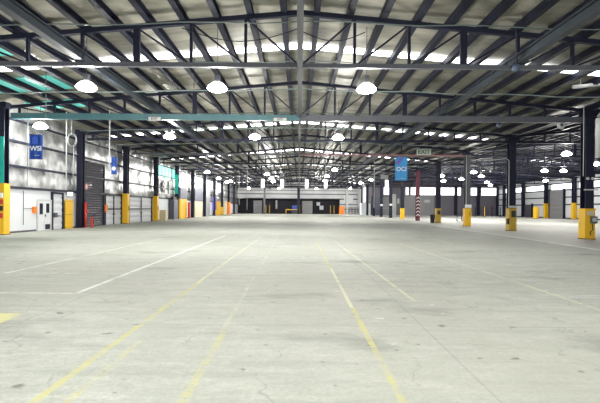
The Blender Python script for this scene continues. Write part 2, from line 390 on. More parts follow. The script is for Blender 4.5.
# solid piers between the clerestory windows
edges = [(wpx(a, FARY2), wpx(c, FARY2)) for a, c in ((383.5, 389), (405.5, 408.5), (410.5, 436), (439, 461), (463.5, 478), (481, 497))]
prev = 18.3; pr = MB()
for a, c in edges: pr.box((prev, FARY2, 5.6), (a, FARY2 + 0.3, 7.8)); prev = c
pr.box((prev, FARY2, 5.6), (54.7, FARY2 + 0.3, 7.8)); tag(pr.build('wall_far', 'panel_grey', loc=(0, 0, 0)), kind='structure')
# translucent daylight panels high on the left wall
for i, (a, c, z0, z1, m_) in enumerate(((157.5, 170, 6.0, 7.4, 'tealwin'), (171.5, 175, 6.0, 7.4, 'tealwin'), (181, 189, 5.7, 7.4, 'daywall'), (194.5, 202, 5.7, 7.4, 'daywall'), (205.5, 213, 5.6, 7.4, 'daywall'), (216, 222, 5.4, 7.4, 'daywall'))):
    y0, y1 = WD(a), WD(c); n = max(2, int((y1 - y0) / 1.3))
    w = MB()
    for k in range(n): w.box((WX - 0.02, y0 + (y1 - y0) * k / n + 0.16, z0), (WX + 0.12, y0 + (y1 - y0) * (k + 1) / n - 0.16, z1))
    tag(w.build('window_%d' % wn, m_), kind='structure'); wn += 1
# right wall daylight band
for i, (a, c) in enumerate(((503, 522), (527, 545), (552, 572), (580, 612))):
    y0, y1 = F * RWX / (c - 299), F * RWX / (a - 299)
    w = MB(); w.box((RWX - 0.1, y0, 6.1), (RWX + 0.02, y1, 7.15)); tag(w.build('window_%d' % wn, 'daywin'), kind='structure'); wn += 1

# ---------------------------------------------------------------- trusses
PW = 2.19
def topz(x): return 9.55 - 0.092 * abs(x)   # underside of top chord, world z
def make_truss(loc, label, group):
    t = empty('roof_truss', loc, label, 'roof truss', group)
    z0 = CH
    for s, nm in ((-1, 'left'), (1, 'right')):
        m = MB(); m.prism([(-0.08, 0), (0.08, 0), (0.08, 0.17), (-0.08, 0.17)], (0, 0, 0), (s * HALF, 0, 0), (0, 1, 0), (0, 0, 1)); m.build('bottom_chord', 'steel', t)
        m = MB(); m.prism([(-0.09, 0), (0.09, 0), (0.09, 0.19), (-0.09, 0.19)], (0, 0, topz(0) - z0), (s * HALF, 0, topz(HALF) - z0), (0, 1, 0), (0, 0, 1)); m.build('top_chord', 'steel', t)
        for k in range(1, 9):
            x = s * k * PW; w = 0.26 if k == 3 else 0.11
            if abs(x) > HALF - 0.2: x = s * (HALF - 0.2)
            m = MB(); m.box((x - w / 2, -0.06, 0.16), (x + w / 2, 0.06, topz(x) - z0 + 0.02)); m.build('post', 'steel', t)
        for k in range(0, 8):
            xa, xb = s * k * PW, s * min((k + 1) * PW, HALF - 0.2)
            m = MB(); m.bar((xa + s * 0.1, 0, 0.15), (xb - s * 0.05, 0, topz(xb) - z0 + 0.02), 0.07, 0.07); m.build('diagonal', 'steel', t)
    return t
TR = make_truss((0, TD(0), CH), 'dark steel roof truss nearest the camera, spanning the whole picture top', 'roof trusses of the main hall')
trs = [TR]
for i in range(1, 12):
    c = copy_tree(TR); c.location = (0, TD(i), CH); trs.append(c)
    c['label'] = 'dark steel roof truss of the main hall, %s counted from the camera' % ORD[i]
trs[1]['label'] = 'second main hall roof truss from the camera, its lower chord coloured as teal-lit at left'
trs[3]['label'] = 'fourth main hall roof truss from the camera, faded red lower chord on the right'
bc = [c for c in trs[1].children if c.name.startswith('bottom_chord')]
remat(bc[0], 'teal_lit_beam'); remat(bc[1], 'grey_steel')
for o in bc: o.scale = (1, 1.6, 2.1); o.location.z = -0.19
bc3 = [c for c in trs[3].children if c.name.startswith('bottom_chord')]
remat(bc3[1], 'rose'); remat(bc3[0], 'grey_steel'); bc3[1]['label'] = 'faded red half of the bottom chord'
bc[0]['label'] = 'half of the bottom chord coloured as teal-lit'
bc0 = [c for c in trs[0].children if c.name.startswith('bottom_chord')]
for o in bc0: remat(o, 'grey_steel')
for i in range(1, 11):
    c = copy_tree(TR); c.location = (36.1, TD(i), CH); c['group'] = 'roof trusses of the side hall'
    c['label'] = 'dark steel roof truss of the right side hall, %s from the front' % ORD[i - 1]
    for ch in c.children:
        if ch.name.startswith('bottom_chord'): remat(ch, 'steel')

# ridge trusses along the hall, one for each bay
rt = empty('ridge_truss', (0, TD(-1) + 0.09, CH), 'grey lattice ridge truss running overhead from the camera to the nearest roof truss', 'ridge truss', 'ridge trusses along the main hall')
LB = BAY - 0.18
m = MB(); m.box((-0.10, 0, 0), (0.10, LB, 0.09)); m.build('bottom_chord', 'grey_steel', rt)
m = MB(); m.box((-0.08, 0, 1.95), (0.08, LB, 2.1)); m.build('top_chord', 'grey_steel', rt)
for k in range(5):
    y = 0.05 + (LB - 0.1) * k / 4; m = MB(); m.box((-0.05, y - 0.05, 0.09), (0.05, y + 0.05, 1.95)); m.build('post', 'grey_steel', rt)
for k in range(4):
    y = 0.05 + (LB - 0.1) * k / 4; y2 = y + (LB - 0.1) / 4
    a, c = ((0, y, 0.1), (0, y2, 1.95)) if k % 2 else ((0, y, 1.95), (0, y2, 0.1))
    m = MB(); m.bar(a, c, 0.06, 0.06); m.build('diagonal', 'grey_steel', rt)
for i in range(0, 11):
    c = copy_tree(rt); c.location = (0, TD(i) + 0.09, CH)
    c['label'] = 'grey lattice ridge truss between the %s and %s roof trusses from the camera' % (ORD[i], ORD[i + 1])

# purlins (C sections) under the sheet
def purlin_mesh(length):
    m = MB(); w, h, t = 0.24, 0.30, 0.03
    prof = [(0, 0), (w, 0), (w, t), (t, t), (t, h - t), (w, h - t), (w, h), (0, h)]
    m.prism(prof, (0, 0, 0), (0, length, 0), (1, 0, 0), (0, 0, 1)); return m.mesh('purlin', 'purlin')
def purlins(cx, y0, y1, hall):
    me = purlin_mesh(y1 - y0)
    for s, side in ((-1, 'left'), (1, 'right')):
        for k in range(13):
            x = s * (0.55 + k * 1.34)
            if abs(x) > 17.6: continue
            o = bpy.data.objects.new('purlin', me); COL.objects.link(o)
            o.location = (cx + x - (0.24 if s < 0 else 0), y0, RZ - SL * abs(x) - 0.40)
            if s < 0: o.scale = (1, 1, 1)
            tag(o, 'dark roof purlin running lengthwise, %s to the %s of the %s ridge' % (ORD[k], side, hall), 'purlin', 'purlins of the %s roof' % hall)
purlins(0, 2, 129.9, 'main hall'); purlins(36.1, 12, 114.9, 'side hall')
# heavy lengthwise beams
for s, side in ((-1, 'left'), (1, 'right')):
    m = MB(); w, h, t = 0.30, 0.38, 0.045
    prof = [(-w/2, 0), (w/2, 0), (w/2, t), (t/2, t), (t/2, h-t), (w/2, h-t), (w/2, h), (-w/2, h), (-w/2, h-t), (-t/2, h-t), (-t/2, t), (-w/2, t)]
    m.prism(prof, (s * 8.75, 1, CH + 0.175), (s * 8.75, 129.9, CH + 0.175), (1, 0, 0), (0, 0, 1))
    tag(m.build('lengthwise_beam', 'green_grey'), 'thick grey-green steel beam running lengthwise on the trusses, %s of the ridge' % side, 'steel beam', 'lengthwise beams of the main hall')
m = MB(); m.prism(prof, (18.1, 20, 8.0 - 0.05), (18.1, 114.8, 8.0 - 0.05), (1, 0, 0), (0, 0, 1))
tag(m.build('valley_beam', 'steel'), 'dark steel valley beam over the row of yellow-footed columns', 'steel beam')

# skylight strips following the roof slope across the hall
def skylight(cx, y, w, x0, x1, label, group, mname='skylight'):
    m = MB()
    for s in (-1, 1):
        lo, hi = (x0, min(x1, 0)) if s < 0 else (max(x0, 0), x1)
        if hi <= lo: continue
        z = lambda x: RZ - SL * abs(x) - 0.085
        m.add([(cx + lo, y, z(lo)), (cx + hi, y, z(hi)), (cx + hi, y + w, z(hi)), (cx + lo, y + w, z(lo)),
               (cx + lo, y, z(lo) + 0.03), (cx + hi, y, z(hi) + 0.03), (cx + hi, y + w, z(hi) + 0.03), (cx + lo, y + w, z(lo) + 0.03)],
              [(0, 3, 2, 1), (4, 5, 6, 7), (0, 1, 5, 4), (1, 2, 6, 5), (2, 3, 7, 6), (3, 0, 4, 7)])
    return tag(m.build('skylight', mname), label, 'skylight', group)
for i in range(6):
    y = 20.9 + 18.74 * i
    skylight(0, y, 0.62 + 0.05 * i, -17.8, 17.8, 'narrow translucent skylight strip across the main roof, %s from the camera' % ORD[i], 'skylight strips of the main roof')
for i in range(5):
    y = 30.2 + 18.74 * i
    skylight(36.1, y, 0.9 + 0.1 * i, -17.4, 17.4, 'translucent skylight strip across the side hall roof, %s from the front' % ORD[i], 'skylight strips of the side hall roof')
skylight(0, 2.2, 0.85, -17.8, 17.8, 'unseen translucent skylight strip added above the camera end of the main roof', 'skylight strips of the main roof')  # out of view, added to bring light in near the camera
for i, (y, x0, x1, w) in enumerate(((14.6, -17.8, -12.2, 1.6), (17.6, -17.8, -12.8, 2.0), (22.6, -17.9, -13.5, 2.4), (27.2, -17.9, -14.3, 1.8))):
    skylight(0, y, w, x0, x1, 'teal translucent roof sheet near the left eave, %s from the camera' % ORD[i], 'teal roof sheets', 'tealsky')

# ---------------------------------------------------------------- columns
def ibeam(m, w, d, z0, z1, t=0.05):
    """I section column centred on origin, flanges facing +-y"""
    prof = [(-w/2, -d/2), (w/2, -d/2), (w/2, -d/2+t), (t/2, -d/2+t), (t/2, d/2-t), (w/2, d/2-t), (w/2, d/2), (-w/2, d/2), (-w/2, d/2-t), (-t/2, d/2-t), (-t/2, -d/2+t), (-w/2, -d/2+t)]
    return m.prism(prof, (0, 0, z0), (0, 0, z1), (1, 0, 0), (0, 1, 0))
def guard_mesh(w, h):
    m = MB(); a = w / 2; t = 0.04
    m.box((-a, -a, 0), (a, -a + t, h)); m.box((-a, a - t, 0), (a, a, h)); m.box((-a, -a + t, 0), (-a + t, a - t, h)); m.box((a - t, -a + t, 0), (a, a - t, h))
    m.box((-a - 0.03, -a - 0.03, h - 0.08), (a + 0.03, -a, h)); m.box((-a - 0.03, -a - 0.03, 0), (a + 0.03, -a, 0.10))
    m.box((-a - 0.03, -a - 0.03, h * 0.5 - 0.03), (a + 0.03, -a, h * 0.5 + 0.03))
    return m
def column(x, y, w, top, label, group, gh=None, gm='yellow', shaft='steel', gw=None):
    t = empty('steel_column', (x, y, 0), label, 'column', group)
    m = MB(); ibeam(m, w, w, 0, top); m.build('shaft', shaft, t)
    m = MB(); m.box((-w/2 - 0.08, -w/2 - 0.08, 0), (w/2 + 0.08, w/2 + 0.08, 0.04)); m.build('base_plate', 'steel', t)
    m = MB(); m.box((-w/2 - 0.1, -w/2 - 0.05, top - 0.35), (w/2 + 0.1, w/2 + 0.05, top)); m.build('cap_plate', 'steel', t)
    if gh: guard_mesh(gw or w + 0.12, gh).build('column_guard', gm, t)
    return t
TOPR = 7.95
# right-hand row
rlab = ['tall dark column at far right with yellow guard and grey control box',
        'dark column with yellow guard, second from the right in the row',
        'grey-blue column with bright yellow guard and white band above it',
        'dark column with scuffed yellow guard and a black bin beside it',
        'maroon column with white chevron marks, left of the scuffed yellow guard',
        'slim dark column with yellow foot just under the sky blue banner',
        'dark column without guard, left of the sky blue banner, nearer one',
        'dark column without guard in front of grey panels, farther one']
RC = []
for i in range(1, 12):
    lab = rlab[i - 1] if i <= 8 else 'distant dark column of the middle row, %s from the far wall' % ORD[11 - i]
    gh = 1.9 if i in (1, 2, 3, 4, 6) else None
    gm = 'ochre' if i in (4, 2) else 'yellow'
    sh = 'maroon' if i == 5 else ('grey_steel' if i == 3 else 'steel')
    RC.append(column(18.0, TD(i), 0.52, TOPR, lab, 'columns of the middle row', gh, gm, sh, 0.62))
# extras fixed to the right-hand columns
c = RC[0]
m = MB(); m.box((-0.02, -0.47, 0.98), (0.34, -0.345, 1.42)); o = m.build('control_box', 'grey_steel', c)
m = MB(); m.box((0.03, -0.485, 1.1), (0.28, -0.47, 1.33)); m.build('cover_plate', 'offwhite', o)
m = MB(); m.box((-0.22, -0.40, 1.48), (0.18, -0.345, 1.74)); m.build('notice', 'cream', c)
m = MB(); m.tube([(0.1, -0.36, 0.95), (0.12, -0.40, 0.6), (-0.05, -0.40, 0.45), (0.0, -0.36, 0.25)], 0.025); m.build('cable', 'black', c)
m = MB(); m.box((-0.4, -0.36, 3.02), (0.42, -0.30, 3.10)); m.build('collar_bar', 'offwhite', c)
for xx in (-0.17, 0.13):
    m = MB(); m.lathe([(0.02, 0), (0.085, 0.01), (0.09, 0.06), (0.02, 0.08)], (xx, -0.36, 3.75), 12, 'y'); m.build('dial', 'offwhite', c)
m = MB(); m.tube([(0.30, -0.1, 1.9), (0.30, -0.1, 7.8)], 0.03); m.build('conduit', 'cable', c)
c = RC[1]
m = MB(); m.box((-0.36, -0.34, 1.95), (0.36, -0.29, 2.12)); m.build('collar_bar', 'offwhite', c)
m = MB(); m.box((-0.44, -0.34, 0.55), (-0.32, -0.1, 1.05)); m.build('socket_box', 'black', c)
m = MB(); m.box((-0.15, -0.38, 1.15), (0.2, -0.345, 1.7)); m.build('notice', 'ink', c)
m = MB(); m.tube([(-0.3, -0.2, 1.9), (-0.3, -0.2, 5.9), (-0.5, -0.2, 6.1), (-2.4, -0.2, 5.9)], 0.035); m.build('conduit', 'cable', c)
c = RC[2]
m = MB(); m.box((-0.34, -0.36, 1.95), (0.34, -0.29, 2.3)); m.build('white_band', 'print', c)
m = MB(); m.box((0.1, -0.40, 1.1), (0.36, -0.345, 1.6)); m.build('socket_box', 'ochre', c)
m = MB(); m.tube([(-0.2, -0.3, 2.3), (-0.2, -0.3, 7.6)], 0.03); m.build('conduit', 'cable', c)
c = RC[3]
m = MB(); m.box((-0.18, -0.38, 1.1), (0.2, -0.345, 1.6)); m.build('notice', 'ink', c)
c = RC[4]
for k in range(6):
    z = 0.7 + k * 0.52; m = MB()
    m.add([(-0.26, -0.275, z), (0, -0.275, z + 0.2), (0.26, -0.275, z), (0.26, -0.275, z + 0.13), (0, -0.275, z + 0.33), (-0.26, -0.275, z + 0.13),
           (-0.26, -0.262, z), (0, -0.262, z + 0.2), (0.26, -0.262, z), (0.26, -0.262, z + 0.13), (0, -0.262, z + 0.33), (-0.26, -0.262, z + 0.13)],
          [(0, 1, 4, 5), (1, 2, 3, 4), (6, 11, 10, 7), (7, 10, 9, 8), (0, 6, 7, 1), (1, 7, 8, 2), (3, 9, 10, 4), (4, 10, 11, 5)])
    m.build('chevron', 'print', c)
for k in (6, 7):
    m = MB(); m.box((-0.27, -0.3, 2.4), (0.27, -0.262, 2.75)); m.build('white_band', 'print', RC[k])
# left-hand row against the wall
llab = ['nearest left column, teal above with tall yellow guard, at picture edge',
        'dark column on the left wall between yellow board and charcoal roller door',
        'left wall column with yellow guard, just past the charcoal roller door',
        'left wall column with yellow guard, second past the charcoal roller door',
        'left wall column with teal upper half behind the dark cabinet',
        'left wall column just past the tall yellow board']
for i in range(1, 12):
    lab = llab[i - 1] if i <= 6 else 'distant dark left wall column, %s from the far wall' % ORD[11 - i]
    gh = 3.2 if i in (1, 3, 4) else (1.9 if i in (9,) else None)
    if i == 9: lab = 'distant left wall column with a low yellow guard'
    c = column(LX, TD(i), 0.48, 8.25, lab, 'columns along the left wall', gh, 'yellow', 'steel', 0.56)
    if i == 1:
        m = MB(); m.box((-0.25, -0.26, 3.2), (0.25, -0.242, 6.1)); m.build('painted_face', 'teal', c)
        m = MB(); m.box((-0.25, -0.245, 6.1), (0.25, -0.242, 7.4)); m.build('painted_face', 'steel', c)
        for k, (z, mm) in enumerate(((1.05, 'red'), (1.5, 'black'), (1.9, 'red'), (2.3, 'print'))):
            m = MB(); m.box((-0.02, -0.36, z), (0.24, -0.285, z + 0.3)); m.build('fire_notice', mm, c)
    if i == 5:
        m = MB(); m.box((-0.25, -0.27, 3.8), (0.25, -0.242, 6.7)); m.build('painted_face', 'teal', c)
    if i in (3, 4):
        m = MB(); m.box((0.285, -0.1, 1.4), (0.36, 0.1, 1.9)); m.build('socket_box', 'ochre', c)
# right wall row of the side hall
for i in range(5, 11):
    lab = 'dark column on the far right wall, %s from the far corner' % ORD[10 - i]
    column(54.0, TD(i), 0.6, 8.3, lab, 'columns along the right wall', 3.2 if i in (7, 8) else None, 'yellow')

# ---------------------------------------------------------------- lamps
def roofz(x): return RZ - SL * abs(x) if x < 18 else RZ - SL * abs(x - 36.1)
def rerod(l):
    for c in l.children:
        if c.name.startswith(('suspension_rod', 'hanger')): c.scale.z = roofz(l.location.x) - 0.1 - c.location.z - l.location.z
def make_lamp(loc, label):
    t = empty('high_bay_lamp', loc, label, 'lamp', 'lit high bay lamps')
    m = MB(); m.tube([(0, 0, 0), (0, 0, 1)], 0.014, 6); o = m.build('suspension_rod', 'grey_steel', t); o.location.z = 0.62; o.scale.z = roofz(loc[0]) - 0.1 - 0.62 - loc[2]
    m = MB(); m.box((-0.11, -0.11, 0.36), (0.11, 0.11, 0.62)); m.lathe([(0.03, 0.30), (0.08, 0.31), (0.08, 0.36)], n=12); m.build('ballast_box', 'grey_steel', t)
    m = MB(); m.lathe([(0.12, 0.30), (0.24, 0.25), (0.38, 0.13), (0.44, 0.02), (0.43, 0.02), (0.37, 0.12), (0.23, 0.24), (0.11, 0.285)], n=24); m.build('reflector', 'acrylic', t, smooth=True)
    m = MB(); m.lathe([(0.41, 0.03), (0.38, -0.04), (0.25, -0.09), (0.05, -0.11)], n=24); m.build('lens', 'lens', t, smooth=True)
    return t
ld = [  # x, y, label
 (-9.3, 18.3, 'bright high bay lamp at upper left, above the teal-lit beam'),
 (-3.6, 18.3, 'high bay lamp at upper centre left, between the first and second trusses'),
 (2.9, 18.3, 'high bay lamp at upper centre right, nearest the ridge'),
 (-16.9, 27.4, 'high bay lamp hanging above the dark blue banner at left'),
 (-9.6, 31.0, 'high bay lamp in the second row, left of centre'),
 (-3.3, 31.0, 'high bay lamp in the second row, just left of the ridge'),
 (2.85, 31.0, 'high bay lamp in the second row, just right of the ridge'),
 (-13.6, 62, 'high bay lamp over the left wall past the teal column'),
 (-14.4, 75, 'high bay lamp, second of the far run along the left wall'),
 (-14.8, 86, 'high bay lamp, third of the far run along the left wall'),
 (-13.6, 83, 'small distant high bay lamp left, right of its wall-side neighbour'),
 (-5.0, 65, 'distant high bay lamp left of the ridge, nearest of three in a run'),
 (-4.9, 74, 'distant high bay lamp left of the ridge, middle of three in a run'),
 (-5.1, 83, 'distant high bay lamp left of the ridge, farthest of three in a run'),
 (4.8, 57, 'distant high bay lamp right of the ridge, nearest of its run'),
 (4.5, 68, 'distant high bay lamp right of the ridge, middle of its run'),
 (4.9, 80, 'distant high bay lamp right of the ridge, farthest of its run'),
 (13.0, 76, 'distant high bay lamp left of the sky blue banner, higher one'),
 (12.6, 86, 'distant high bay lamp left of the sky blue banner, lower one'),
 (24.8, 39.0, 'big bright high bay lamp between the two right-hand columns'),
 (33.6, 47.5, 'high bay lamp at the right picture edge beyond the end column'),
 (32.7, 56, 'high bay lamp in the side hall, below left of the big bright one'),
 (35.2, 56, 'high bay lamp in the side hall close behind the right end column'),
 (44, 75, 'small high bay lamp low near the right wall'),
 (24.5, 59, 'side hall high bay lamp left of the second guarded column, highest'),
 (28.6, 66, 'side hall high bay lamp just right of the white-banded column'),
 (28.2, 73, 'side hall high bay lamp just left of the white-banded column'),
 (26.8, 78, 'side hall high bay lamp above the scuffed column guard'),
 (36.2, 81, 'side hall high bay lamp, small and low between the guarded columns'),
 (22.4, 66, 'side hall high bay lamp directly above the maroon column'),
 (41, 90, 'farthest high bay lamp of the side hall'),
 (-13.4, 112, 'tiny high bay lamp added at the far left end of the hall, before the pale canopy'),  # this lamp and those after it are added to light the far wall
 (-5.3, 112, 'tiny high bay lamp added before the far wall, above the left grey dock door'),
 (4.6, 112, 'tiny high bay lamp added before the far wall, above the right dark dock'),
 (13.6, 112, 'tiny high bay lamp added before the far wall, above the large white board')]
LAMPS = []
lamp0 = None
for i, (x, y, lab) in enumerate(ld):
    if i == 0: lamp0 = make_lamp((x, y, 6.95), lab); l = lamp0
    else: l = copy_tree(lamp0); l.location = (x, y, 6.95); l['label'] = lab; rerod(l)
    # rods reach a cross pipe: drawn per lamp up to the roof
    LAMPS.append((x, y))
def light(x, y, z, e, r=0.35, col=(1, 0.975, 0.93)):
    d = bpy.data.lights.new('high_bay_light', 'POINT'); d.energy = e; d.shadow_soft_size = r; d.color = col
    o = bpy.data.objects.new('high_bay_light', d); COL.objects.link(o); o.location = (x, y, z)
for x, y in LAMPS: light(x, y, 6.5, 1250 if y < 100 else 3000)
for i, x in enumerate((-15.5, -9.3, -3.4, 2.9, 9.3, 15.5)):    # unseen row added over the camera to light the foreground
    l = copy_tree(lamp0); l.location = (x, 3.0, 6.95); rerod(l)
    l['label'] = 'high bay lamp in the unseen row added over the camera, %s from the left' % ORD[i]
    light(x, 3.0, 6.5, 900)
# unlit lamps
un = [(8.6, 17.1, 7.45, 'unlit bluish glass lamp under the first truss at upper right'), (13.0, 27.8, 7.3, 'unlit bluish glass lamp left of the right end column, farther back')]
u0 = None
for x, y, z, lab in un:
    if u0 is None:
        u0 = empty('unlit_lamp', (x, y - 0.35, z), lab, 'lamp', 'unlit lamps')
        m = MB(); m.tube([(0, 0, 0), (0, 0, 1)], 0.014, 6); o = m.build('suspension_rod', 'grey_steel', u0); o.location.z = 0.29; rerod(u0)
        m = MB(); m.lathe([(0.05, 0.3), (0.10, 0.29), (0.11, 0.16), (0.05, 0.15)], n=14); m.build('lamp_cap', 'grey_steel', u0)
        m = MB(); m.lathe([(0.07, 0.17), (0.13, 0.10), (0.155, 0.0), (0.13, -0.09), (0.04, -0.13)], n=20); m.build('glass_shade', 'bluegrey_glass', u0, smooth=True)
    else:
        c = copy_tree(u0); c.location = (x, y - 0.35, z); c['label'] = lab; rerod(c)
# white strip lamps hanging far down the hall
s0 = None
for i, px in enumerate((262.5, 282, 306.5, 325.5, 386.5)):
    D = 88.0; x = wpx(px, D)
    lab = 'white vertical strip lamp hanging far down the hall, %s from the left' % ORD[i]
    if s0 is None:
        s0 = empty('strip_lamp', (x, D, 6.0), lab, 'lamp', 'vertical strip lamps far down the hall')
        m = MB(); m.box((-0.32, -0.06, 0), (0.32, 0.06, 1.9)); m.build('diffuser', 'whitestrip', s0)
        m = MB(); m.box((-0.36, -0.08, 1.9), (0.36, 0.08, 2.0)); m.build('cap', 'grey_steel', s0)
        m = MB(); m.box((-0.02, -0.02, 0), (0.02, 0.02, 1)); o = m.build('hanger', 'grey_steel', s0); o.location.z = 2.0; rerod(s0)
    else:
        c = copy_tree(s0); c.location = (x, D, 6.0); c['label'] = lab; rerod(c)

# ---------------------------------------------------------------- pipes, cables, ducts overhead
def single(m, name, mt, label, cat, group=None, smooth=False):
    return tag(m.build(name, mt, smooth=smooth), label, cat, group)
for i, (y, z, r) in enumerate(((15.2, 8.55, 0.022), (18.6, 8.3, 0.02), (21.6, 7.9, 0.03), (29.0, 8.4, 0.03), (33.5, 8.2, 0.04), (40.2, 8.1, 0.04), (49.5, 8.2, 0.05), (59.0, 8.0, 0.05))):
    m = MB(); pts = []
    for k in range(25):
        x = -17.5 + 35 * k / 24; pts.append((x, y + 0.05 * math.sin(x * 3), z - 0.02 * abs(x) + 0.03 * math.sin(x * 1.1 + i)))
    m.tube(pts, r, 6)
    single(m, 'overhead_pipe', 'darkcable', 'thin overhead pipe crossing the main roof space, %s from the camera' % ORD[i], 'pipe', 'thin overhead pipes')
# drooping dark cables round the ridge
for x0, x1, y, z, sag, lab in ((0.1, 2.5, 16.2, 8.6, 0.35, 'drooping dark cable just right of the ridge truss'), (-4.6, -0.1, 16.3, 8.75, 0.5, 'drooping dark cable just left of the ridge truss')):
    m = MB(); m.tube([(x0 + (x1 - x0) * k / 14, y, z - sag * math.sin(math.pi * k / 14)) for k in range(15)], 0.018, 6)
    single(m, 'drooping_cable', 'steel', lab, 'cable', 'drooping cables at the ridge')
def drop(px, y0p, y1p, D, r, mt, lab):
    a, c = at(px, y0p, D), at(px, y1p, D)
    z1 = min(a.z, RZ - SL * abs(a.x) - 0.06)
    m = MB(); m.tube([(a.x, D, z1), (a.x + 0.01, D, (z1 + c.z) / 2), (a.x, D, c.z)], r, 6)
    single(m, 'hanging_cable', mt, lab, 'cord', 'cords hanging from the roof')
drop(109, 60, 172, 30, 0.035, 'cable', 'pale cord hanging in front of the charcoal roller door')
drop(45, 38, 128, 22, 0.018, 'darkcable', 'green-grey cord hanging at left, left of the bright lamp')
drop(27, 88, 186, 27, 0.02, 'darkcable', 'green-grey cord hanging left of the dark blue banner')
drop(66, 112, 190, 28, 0.03, 'cable', 'pale cord running down left of the coiled cable')
drop(193, 40, 88, 20, 0.015, 'steel', 'thin dark cord left of the centre-left lamp')
drop(583, 60, 176, 25, 0.022, 'cable', 'thin pale cord in front of the right end column')
drop(247, 100, 210, 62, 0.035, 'cable', 'thin pale cord far off above the dark dock')
drop(374, 120, 208, 60, 0.04, 'cable', 'thin pale cord far off left of the sky blue banner')
drop(239, 150, 205, 75, 0.04, 'cable', 'thin pale cord by the far end of the left wall')
# coiled cable
m = MB(); c0 = at(71, 139, 27.2); pts = []
for k in range(70):
    a = k / 69 * 3 * 2 * math.pi; pts.append((c0.x + 0.28 * math.sin(a), c0.y + 0.02 * k / 10, c0.z - 0.05 + 0.42 * math.cos(a)))
m.tube(pts, 0.03, 6); m.tube([(c0.x, c0.y, c0.z + 0.37), (c0.x, c0.y, c0.z + 1.3)], 0.02, 6); m.tube([(c0.x + 0.15, c0.y, c0.z - 0.4), (c0.x + 0.12, c0.y, 3.2)], 0.02, 6)
single(m, 'coiled_cable', 'cable', 'pale coil of cable hanging from the teal-lit beam at left', 'cable', smooth=True)
# ducts
m = MB(); pts = [(20.6, 25.2, 7.65), (18.45, 25.2, 7.65)]
for k in range(7): a = k / 6 * math.pi / 2; pts.append((18.45 - 0.5 * math.sin(a), 25.2, 7.15 + 0.5 * math.cos(a)))
pts += [(17.95, 25.2, 4.95)]; m.tube(pts, 0.17, 14)
single(m, 'elbow_duct', 'duct', 'white curved duct pipe at the right edge beside the end column', 'duct', smooth=True)
a = at(572, 87, 22); c = at(612, 83, 22); m = MB(); m.tube([a, c], 0.10, 10)
m.tube([(a.x + .4, a.y, a.z), (a.x + .4, a.y, roofz(a.x) - 0.1)], 0.012, 6)
single(m, 'white_pipe', 'duct', 'white horizontal pipe near the roof at upper right', 'pipe', smooth=True)
a = at(506, 144, 44); c = at(470, 152, 44)
m = MB(); m.tube([a, c], 0.05, 8); single(m, 'sloping_pipe', 'offwhite', 'pale sloping pipe behind the second guarded column', 'pipe')
# dial on bracket near the right end column
a = at(560.5, 125, 26.2)
t = empty('round_wall_fan', a, 'small round pale fan left of the right end column top', 'fan')
m = MB(); m.lathe([(0.05, -0.06), (0.24, -0.05), (0.26, 0), (0.24, 0.05), (0.05, 0.06)], n=20, axis='y'); m.build('housing', 'offwhite', t, smooth=True)
m = MB(); m.lathe([(0.02, -0.09), (0.10, -0.085), (0.10, -0.055)], n=14, axis='y'); m.build('hub', 'grey_steel', t)
m = MB(); m.bar((0.25, 0, 0), (1.4, 0.1, 0.35), 0.04, 0.04); m.build('bracket', 'steel', t)
m = MB(); m.bar((0, 0, 0.25), (0, 0, 0.32), 0.04, 0.04); m.build('stem', 'steel', t)

# ---------------------------------------------------------------- banners and hanging signs
def banner(px0, px1, y0, y1, D, mt, label, txt, rz=0.0, extra=None):
    a, c = at(px0, y1, D), at(px1, y0, D); w, h = (c.x - a.x) / max(math.cos(rz), .3), c.z - a.z
    t = empty('hanging_banner', ((a.x + c.x) / 2, D, a.z), label, 'banner', rz=rz)
    m = MB(); n = 10; vs = []
    for k in range(n + 1):
        u = -w / 2 + w * k / n; d = 0.03 * math.sin(k * 1.3)
        vs += [(u, d, 0), (u, d, h), (u, d + 0.012, 0), (u, d + 0.012, h)]
    fs = []
    for k in range(n):
        q = 4 * k; fs += [(q, q + 4, q + 5, q + 1), (q + 2, q + 3, q + 7, q + 6), (q, q + 2, q + 6, q + 4), (q + 1, q + 5, q + 7, q + 3)]
    fs += [(0, 1, 3, 2), (4 * n, 4 * n + 2, 4 * n + 3, 4 * n + 1)]
    m.add(vs, fs); m.build('cloth', mt, t)
    m = MB(); m.tube([(-w / 2 - 0.05, 0, h), (w / 2 + 0.05, 0, h)], 0.025, 8); m.build('rail', 'grey_steel', t)
    m = MB(); m.tube([(-w / 2 - 0.05, 0, 0), (w / 2 + 0.05, 0, 0)], 0.02, 8); m.build('rail', 'grey_steel', t)
    top = CH - a.z
    if top > h:
        for xx in (-w / 2 + 0.05, w / 2 - 0.05): m = MB(); m.tube([(xx, 0, h), (xx, 0, top + 0.02)], 0.008, 5); m.build('hanging_wire', 'grey_steel', t)
    return t, w, h
RX = math.pi / 2
t, w, h = banner(29, 42, 134.5, 159, 26.5, 'bannerblue', 'dark blue banner with white letters under the left lamp', 'WSI')
text_part('WSI', 0.42, 'print', t, (0.02, -0.05, h * 0.42), (RX, 0, 0))
text_part('- -', 0.3, 'print', t, (0.1, -0.05, h * 0.16), (RX, 0, 0), name='small_print')
m = MB(); m.box((-w * 0.25, -0.05, h * 0.62), (w * 0.2, -0.035, h * 0.9)); m.build('printed_patch', 'blue', t)
t, w, h = banner(111, 116.5, 157, 174, 34.8, 'bannerblue', 'narrow dark blue banner with a white mark before the charcoal roller door', None)
m = MB(); m.lathe([(0.02, -0.06), (0.17, -0.055), (0.17, -0.045), (0.02, -0.04)], (0, 0, h * 0.32), 14, 'y'); m.build('printed_mark', 'print', t)
t, w, h = banner(394.8, 407.2, 157, 180.5, TD(3) + 0.0, 'bannersky', 'sky blue banner with white letters hanging from the faded red beam', 'OCI')
text_part('OCI', 0.62, 'print', t, (0, -0.05, h * 0.48), (RX, 0, 0))
